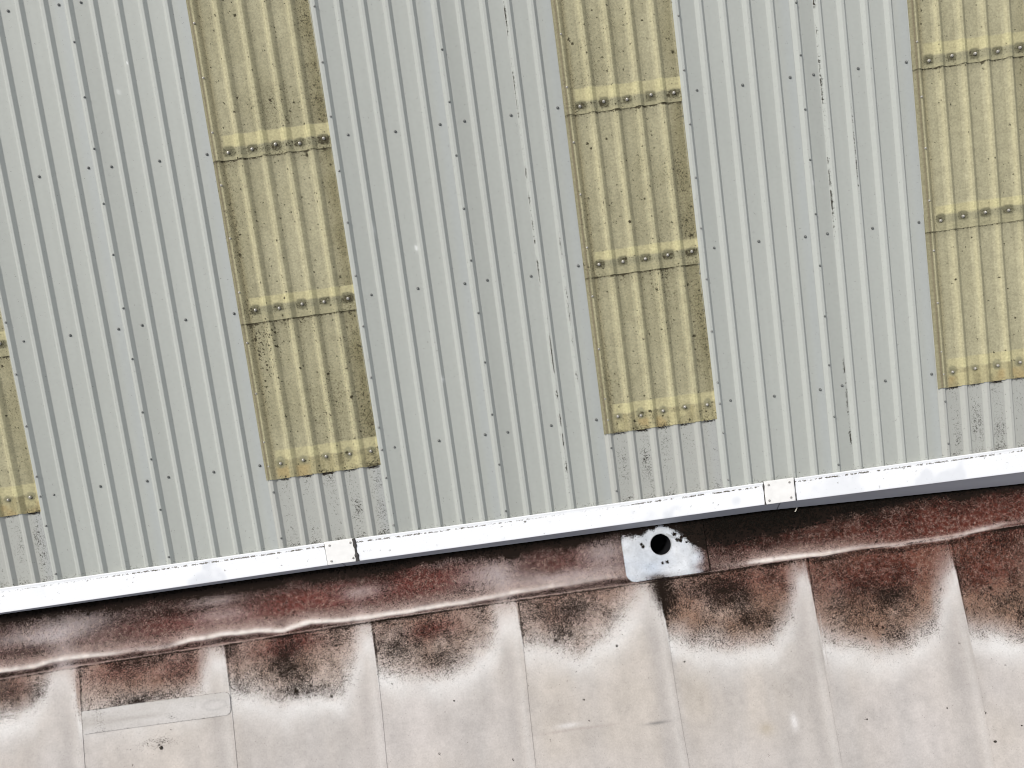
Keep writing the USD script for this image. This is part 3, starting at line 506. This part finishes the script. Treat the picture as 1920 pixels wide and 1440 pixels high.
    # chalk along the crease
    amp = np.interp(s, CR_AMP[:, 0], CR_AMP[:, 1]); d = t - crease_t(s)
    ck = amp * np.exp(-(np.where(d > 0, d / 0.013, d / 0.026)) ** 2) * (0.35 + 1.2 * fine) * (0.55 + 0.9 * patchy)
    halo = (0.15 + 0.4 * amp) * np.exp(-((d + 0.045) / 0.06) ** 2) * (0.1 + 1.3 * patchy) * (1 - ss(4.8, 5.8, s))
    c = lerp(c, (0.46, 0.365, 0.325), np.clip(halo, 0, 0.85)); moss = moss - 0.25 * halo
    c = lerp(c, (0.68, 0.63, 0.59), np.clip(1.1 * ck, 0, 0.95)); moss = moss - 0.5 * ck
    under = np.exp(-((d - 0.045) / 0.02) ** 2) * (0.3 + 0.7 * patchy) * (1 - ss(0.66, 0.75, t))
    moss = moss + 0.30 * under
    fray = 1.7 * zone * (0.5 + 0.5 * red + 0.2 * strip) * (0.25 + 1.2 * patchy) * (1 - 0.85 * np.clip(near, 0, 1))
    for k in range(len(SEAM_S)):                               # dark line along the right of each lap edge
        d = s - seam(k, t)
        moss = moss + 0.24 * np.exp(-((d - 0.006) / 0.006) ** 2) * (t > HV(s)) * (0.35 + 0.65 * inside + 0.3 * patchy)
        pass
    dd = t - HV(s)
    c = lerp(c, (0.42, 0.33, 0.29), 0.55 * np.exp(-((dd + 0.008) / 0.007) ** 2) * (0.3 + patchy) * zone); moss = moss - 0.2 * np.exp(-((dd + 0.008) / 0.007) ** 2) + 0.10 * np.exp(-((dd - 0.005) / 0.007) ** 2)
    moss = moss + 0.14 * np.exp(-((dd - 0.005) / 0.007) ** 2) * (0.4 + patchy)
    # drain patch washed clean on its left, brown overflow below it
    ov = np.exp(-((s - 3.30 - 0.05 * w1) / 0.075) ** 2) * np.exp(-((t - 0.66) / 0.16) ** 2)
    c = lerp(c, (0.10, 0.065, 0.045), np.clip(0.85 * ov, 0, 0.9)); moss = moss + 0.25 * ov
    for x, y, rx, ry, col, a in ((2.35, 1.76, 0.38, 0.010, (0.33, 0.28, 0.26), 0.5), (2.3, 1.72, 0.10, 0.02, (0.6, 0.58, 0.57), 0.7), (3.10, 1.80, 0.10, 0.014, (0.17, 0.165, 0.16), 0.8), (4.30, 1.95, 0.03, 0.07, (0.62, 0.60, 0.59), 0.8), (4.05, 1.98, 0.07, 0.06, (0.33, 0.28, 0.20), 0.5), (2.98, 2.2, 0.04, 0.02, (0.2, 0.19, 0.18), 0.5)):
        kk = np.exp(-((sw * 0.4 + s * 0.6 - x) / rx) ** 2 - ((tw * 0.2 + t * 0.8 - y) / ry) ** 2); c = lerp(c, col, np.clip(a * kk * (0.3 + 1.4 * patchy), 0, 1))
    rs = np.random.default_rng(91)
    for _ in range(60):
        su, st, r = rs.uniform(-2.8, 6.8), rs.uniform(1.0, 2.7), rs.choice([0.006, 0.008, 0.012])
        moss = moss + 0.7 * np.exp(-((s - su) ** 2 + (t - st) ** 2) / r ** 2)
    return c, np.clip(moss, 0, 1), np.clip(fray, 0, 1)
def memb(name, s, t, off, parent, keep=None, sdf=None, drop=0.004, tint=None):
    """A piece of membrane on a grid of (s, t), optionally cut to an outline given as a signed distance, with a lap edge."""
    f = grid_faces(*s.shape)
    if sdf is not None:
        d = sdf(s, t).ravel(); f = f[d[f].mean(1) < 0]
        bd = np.unique(boundary(f)); e = 1e-4; ff, gg = s.ravel().copy(), t.ravel().copy()
        for _ in range(2):
            x, y = ff[bd], gg[bd]; d0 = sdf(x, y); gx, gy = (sdf(x + e, y) - d0) / e, (sdf(x, y + e) - d0) / e
            q = np.clip(d0 / np.maximum(gx * gx + gy * gy, 1e-6), -0.012, 0.012); ff[bd], gg[bd] = x - q * gx, y - q * gy
        s, t = ff.reshape(s.shape), gg.reshape(s.shape)
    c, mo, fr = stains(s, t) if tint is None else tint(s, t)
    P = low(s, t, relief(s, t) + off(s, t)).reshape(-1, 3)
    u = np.unique(f); remap = -np.ones(len(P), int); remap[u] = np.arange(len(u)); P, f = P[u], remap[f]
    c, mo, fr = c.reshape(-1, 3)[u], mo.ravel()[u], fr.ravel()[u]
    P, f, src = skirt(P, f, -drop * NL)
    return obj(name, P, f, M_MEMB, parent, 50, tint=c[src], moss=mo[src], fray=fr[src])
flat_roof = thing('membrane_roof', 'low stained pinkish membrane roof below the white eaves trim, rusty red algae along its top', 'roof')
tt = np.r_[np.arange(0.0, 1.25, 0.0095), np.arange(1.25, 2.2, 0.02), np.arange(2.2, 4.3, 0.05)]
for k in range(len(SEAM_S) - 1):
    x = np.r_[np.linspace(0, 1, 140)]
    X, T = np.meshgrid(x, tt, indexing='ij')
    T = T * 1.0 + np.zeros_like(X)
    S0 = SEAM_S[k] + X * (SEAM_S[k + 1] - SEAM_S[k])
    top = HV(S0) - 0.05
    T = top + T
    a, b = seam(k, T) - 0.03, seam(k + 1, T)
    S = a + X * (b - a)
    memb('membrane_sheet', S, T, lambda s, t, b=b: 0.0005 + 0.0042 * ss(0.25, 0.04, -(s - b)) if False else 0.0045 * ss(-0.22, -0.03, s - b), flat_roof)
# lining strip next to the eaves, in two lengths, with the drain's hole cut out
DR = (3.365, 0.264)
def hole(s, t, r): return r - np.hypot(s - DR[0], t - DR[1])
JOIN = 3.787
for a, b in ((-4.7, JOIN), (JOIN - 0.03, 8.7)):
    ns = int((b - a) / 0.0095); S, X = np.meshgrid(np.linspace(a, b, ns), np.linspace(0, 1, 90), indexing='ij')
    T = -0.26 + X * (HV(S) + 0.26)
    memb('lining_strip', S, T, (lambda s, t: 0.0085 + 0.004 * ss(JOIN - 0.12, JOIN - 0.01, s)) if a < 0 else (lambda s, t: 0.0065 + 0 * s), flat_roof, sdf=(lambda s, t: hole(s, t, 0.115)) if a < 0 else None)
# long narrow patch with rounded right end
PA = [(-1.990, 1.010), (-0.663, 1.020), (-0.663, 1.213), (-1.985, 1.214)]
def patch_sdf(s, t):
    cx, cy, hx, hy, r = -1.325, 1.1135, 0.662, 0.100, 0.05
    qx, qy = np.abs(s - cx) - (hx - r), np.abs(t - cy - 0.004 * (s - cx)) - (hy - r)
    rd = np.hypot(np.maximum(qx, 0), np.maximum(qy, 0)) + np.minimum(np.maximum(qx, qy), 0) - r
    sq = np.maximum(np.abs(s - cx) - hx, np.abs(t - cy - 0.004 * (s - cx)) - hy)
    return np.where(s > cx, rd, sq)
def patch_tint(s, t):
    c = lerp((0.40, 0.375, 0.35), (0.50, 0.48, 0.465), np.clip(1.8 * nz(s, t, 3, 4, 201, 1, 3) - 0.35, 0, 1))
    c = lerp(c, (0.37, 0.345, 0.325), 0.7 * np.exp(-((t - 1.13) / 0.02) ** 2) * ss(-1.9, -1.7, s) * (1 - ss(-1.4, -1.2, s)))
    ring = np.exp(-((np.hypot((s + 0.80) / 2.4, t - 1.115) - 0.04) / 0.010) ** 2)
    c = lerp(c, (0.31, 0.295, 0.285), 0.32 * ring * ss(0.3, 0.6, nz(s, t, 6, 3, 44)))
    mo = 0.05 + 0.28 * np.exp(-((patch_sdf(s, t)) / 0.006) ** 2) * (0.4 + nz(s, t, 8, 3, 4)) + 0.22 * ss(0.5, 0.7, nz(s, t, 6, 4, 9))
    return c, np.clip(mo, 0, 1), 0 * s
S, T = np.meshgrid(np.arange(-2.02, -0.63, 0.0085), np.arange(0.98, 1.25, 0.0085), indexing='ij')
pp = memb('repair_patch', S, T, lambda s, t: 0.0108 + 0 * s, None, sdf=patch_sdf, drop=0.009, tint=patch_tint)
tag(pp, 'long narrow pale repair patch with rounded right end on the membrane roof', 'roof patch')

# ---------------------------------------------------------------- roof drain
drain = thing('roof_drain', 'open round drain hole in a pale blue-white flange patch beside the white trim', 'roof drain')
def fl_sdf(s, t):
    l, r_, b_ = 3.008, 3.772, 0.560 - 0.006 * (s - 3.4)
    qx, qy = l - s, t - b_; r = 0.085
    d1 = np.maximum(np.maximum(qx, s - r_), np.maximum(qy, -0.02 - t))
    cx, cy = l + r, b_ - r
    dc = np.hypot(s - cx, t - cy) - r
    d1 = np.where((s < cx) & (t > cy), dc, d1)
    return np.maximum(d1, hole(s, t, 0.0965))
def fl_tint(s, t):
    w1 = nz(s, t, 5, 4, 301) - .5; w2 = nz(s, t, 16, 3, 302) - .5
    c = lerp((0.60, 0.605, 0.61), (0.40, 0.44, 0.50), np.clip(1.7 * nz(s, t, 4, 4, 303) - 0.3, 0, 1))  # blue of the reflected sky is painted into the flange colour
    c = c * (1 + 0.5 * (nz(s, t, 18, 4, 306) - 0.5))[..., None]
    r = ss(0.20, 0.36, (s - 3.365) + 0.25 * w1 + 0.1 * w2 - 0.12 * (t - 0.3))
    sc, sm, sf = stains(s, t)
    c = lerp(c, sc, np.clip(r, 0, 1))
    m0 = 0.05 + 0.1 * nz(s, t, 9, 4, 305)
    tr = ss(0.22, 0.10, t + 0.18 * w1 - 0.55 * np.clip(s - 3.42, 0, 0.4) - 0.10 * np.clip(3.2 - s, 0, .3)) if False else 1 - ss(0.10, 0.20, t + 0.26 * w1 + 0.12 * w2 - 0.55 * np.clip(s - 3.40, 0, 0.4) - 0.25 * np.clip(3.20 - s, 0, 0.3) + 0.03)
    mo = m0 * (1 - r) + sm * r + 0.85 * tr  # flange top blackened by moss and by painted shade of the trim
    brown = np.exp(-((s - 3.30) / 0.13) ** 2) * ss(0.50, 0.56, t + 0.10 * w1)
    c = lerp(c, (0.12, 0.085, 0.065), 0.85 * brown); mo = mo + 0.4 * brown
    for x, y, q in [(3.19, .235, .012), (3.20, .262, .018), (3.355, .43, .014), (3.40, .425, .016), (3.52, .24, .020), (3.55, .255, .014), (3.56, .225, .016), (3.50, .19, .02)]:
        mo = mo + 0.95 * np.exp(-((s - x) ** 2 + (t - y) ** 2) / (q * q))
    mo = mo + 0.3 * np.exp(-((fl_sdf(s, t)) / 0.006) ** 2)
    redl = np.exp(-((s - 3.06) / 0.06) ** 2 - ((t - 0.09) / 0.06) ** 2)
    c = lerp(c, (0.16, 0.05, 0.045), 0.8 * redl)
    return c, np.clip(mo, 0, 1), sf * r
S, T = np.meshgrid(np.arange(2.985, 3.80, 0.008), np.arange(-0.04, 0.60, 0.008), indexing='ij')
memb('flange', S, T, lambda s, t: 0.0135 + 0 * s, drain, sdf=fl_sdf, drop=0.006, tint=fl_tint)
def ring(name, prof, mat, seg=48):
    a = np.arange(seg + 1) / seg * 2 * np.pi
    r = np.array([p[0] for p in prof]); z = np.array([p[1] for p in prof])
    s = DR[0] + np.cos(a)[:, None] * r; t = DR[1] + np.sin(a)[:, None] * r
    return obj(name, low(s, t, relief(s * 0 + DR[0], t * 0 + DR[1]) + z).reshape(-1, 3), grid_faces(seg + 1, len(prof)), mat, drain, 40)
ring('rim', [(0.104, 0.010), (0.103, 0.0165), (0.099, 0.0185), (0.0945, 0.0165), (0.094, 0.008), (0.096, 0.0)], M_PIPE)
ring('pipe', [(0.0955, 0.012), (0.095, -0.05), (0.094, -0.30), (0.0, -0.30)], M_BLACK)
# broken clip standing at the pipe's upper right edge
cl = trimesh.creation.box((0.075, 0.022, 0.012)); cl = cl.subdivide().subdivide(); cv = cl.vertices
ang = 0.5; x, y = cv[:, 0] * math.cos(ang) - cv[:, 1] * math.sin(ang), cv[:, 0] * math.sin(ang) + cv[:, 1] * math.cos(ang)
obj('clip', low(DR[0] + 0.088 + x + 8 * (y ** 2), DR[1] - 0.068 + y, 0.020 + cv[:, 2] + 0.15 * x + relief(np.array(DR[0]), np.array(DR[1]))), cl.faces, M_PIPE, drain, 40)

# ---------------------------------------------------------------- moss, bits, twig
blob = trimesh.creation.icosphere(subdivisions=1); bv, bf = blob.vertices, blob.faces
V, F, n0 = [], [], 0
rs = np.random.default_rng(5)
cand = 0
while cand < 7000:
    s = rs.uniform(-3.2, 7.2); t = float(EDGE(s)) - 0.04 + min(abs(rs.normal(0.0, 0.42)), 1.0) * float(NEARW(s))
    den = 0.15 + 5.0 * float(NEARW(s)) * (1.2 if s > 3.4 else 0.7)
    if abs(s - 3.3) < 0.28 and t > 0.02: den = 0.0
    if math.hypot(s - DR[0], t - DR[1]) < 0.14: den = 0.0
    clump = float(nz(np.array(s), np.array(t), 7, 3, 410))
    if rs.uniform() > den * (1.8 * clump - 0.3): continue
    r = rs.uniform(0.003, 0.0085)
    q = bv * (r * np.array([rs.uniform(.7, 1.5), rs.uniform(.7, 1.4), rs.uniform(.4, .8)])) * (1 + 0.35 * (rs.random((len(bv), 1)) - .5))
    V.append(low(s + q[:, 0], t + q[:, 1], 0.012 + relief(np.array(s), np.array(t)) + q[:, 2])); F.append(bf + n0); n0 += len(bv); cand += 1
tag(obj('moss', np.vstack(V), np.vstack(F), M_MOSS, None, 60), 'black crumbly moss lying along the foot of the white eaves trim', 'moss', kind='stuff')
V, F, n0 = [], [], 0
BITS = [(4.908, 1.151, .011), (5.26, 1.278, .008), (5.218, 1.319, .008), (5.393, 1.296, .007), (6.023, 2.351, .010), (1.317, 1.369, .006), (-1.313, 1.418, .014), (5.66, 2.015, .007), (0.205, 0.5, .007), (6.50, 2.20, .016), (6.53, 2.17, .010), (5.20, 2.58, .016), (5.23, 2.56, .010), (6.286, 2.25, .006)]
for s, t, r in BITS:
    q = bv * (r * np.array([rs.uniform(.6, 1.3), rs.uniform(.6, 1.3), .45])) * (1 + 0.6 * (rs.random((len(bv), 1)) - .5))
    s_, t_ = np.array(s), np.array(t)
    V.append(low(s + q[:, 0], t + q[:, 1], 0.006 + relief(s_, t_) + q[:, 2])); F.append(bf + n0); n0 += len(bv)
tag(obj('leaf_litter', np.vstack(V), np.vstack(F), M_BIT, None, 60), 'tiny dark leaf crumbs scattered over the membrane roof', 'debris', kind='stuff')
L = 14; z = np.linspace(0, 1, L); a = np.arange(6) / 6 * 2 * np.pi
cs, ct = 4.62 + 0.045 * z + 0.004 * np.sin(z * 5), 0.135 - 0.075 * z; rr = 0.006 * (1 - 0.4 * z)
P = low(cs[:, None] + rr[:, None] * np.cos(a) * 0.9, ct[:, None] + rr[:, None] * np.cos(a) * 0.4, 0.030 + relief(cs, ct)[:, None] + rr[:, None] * np.sin(a))
f = np.array([(i * 6 + j, i * 6 + (j + 1) % 6, (i + 1) * 6 + (j + 1) % 6, (i + 1) * 6 + j) for i in range(L - 1) for j in range(6)])
tag(obj('twig', P.reshape(-1, 3), f, M_TWIG, None, 60), 'short pale twig lying on the black moss right of the drain', 'twig')
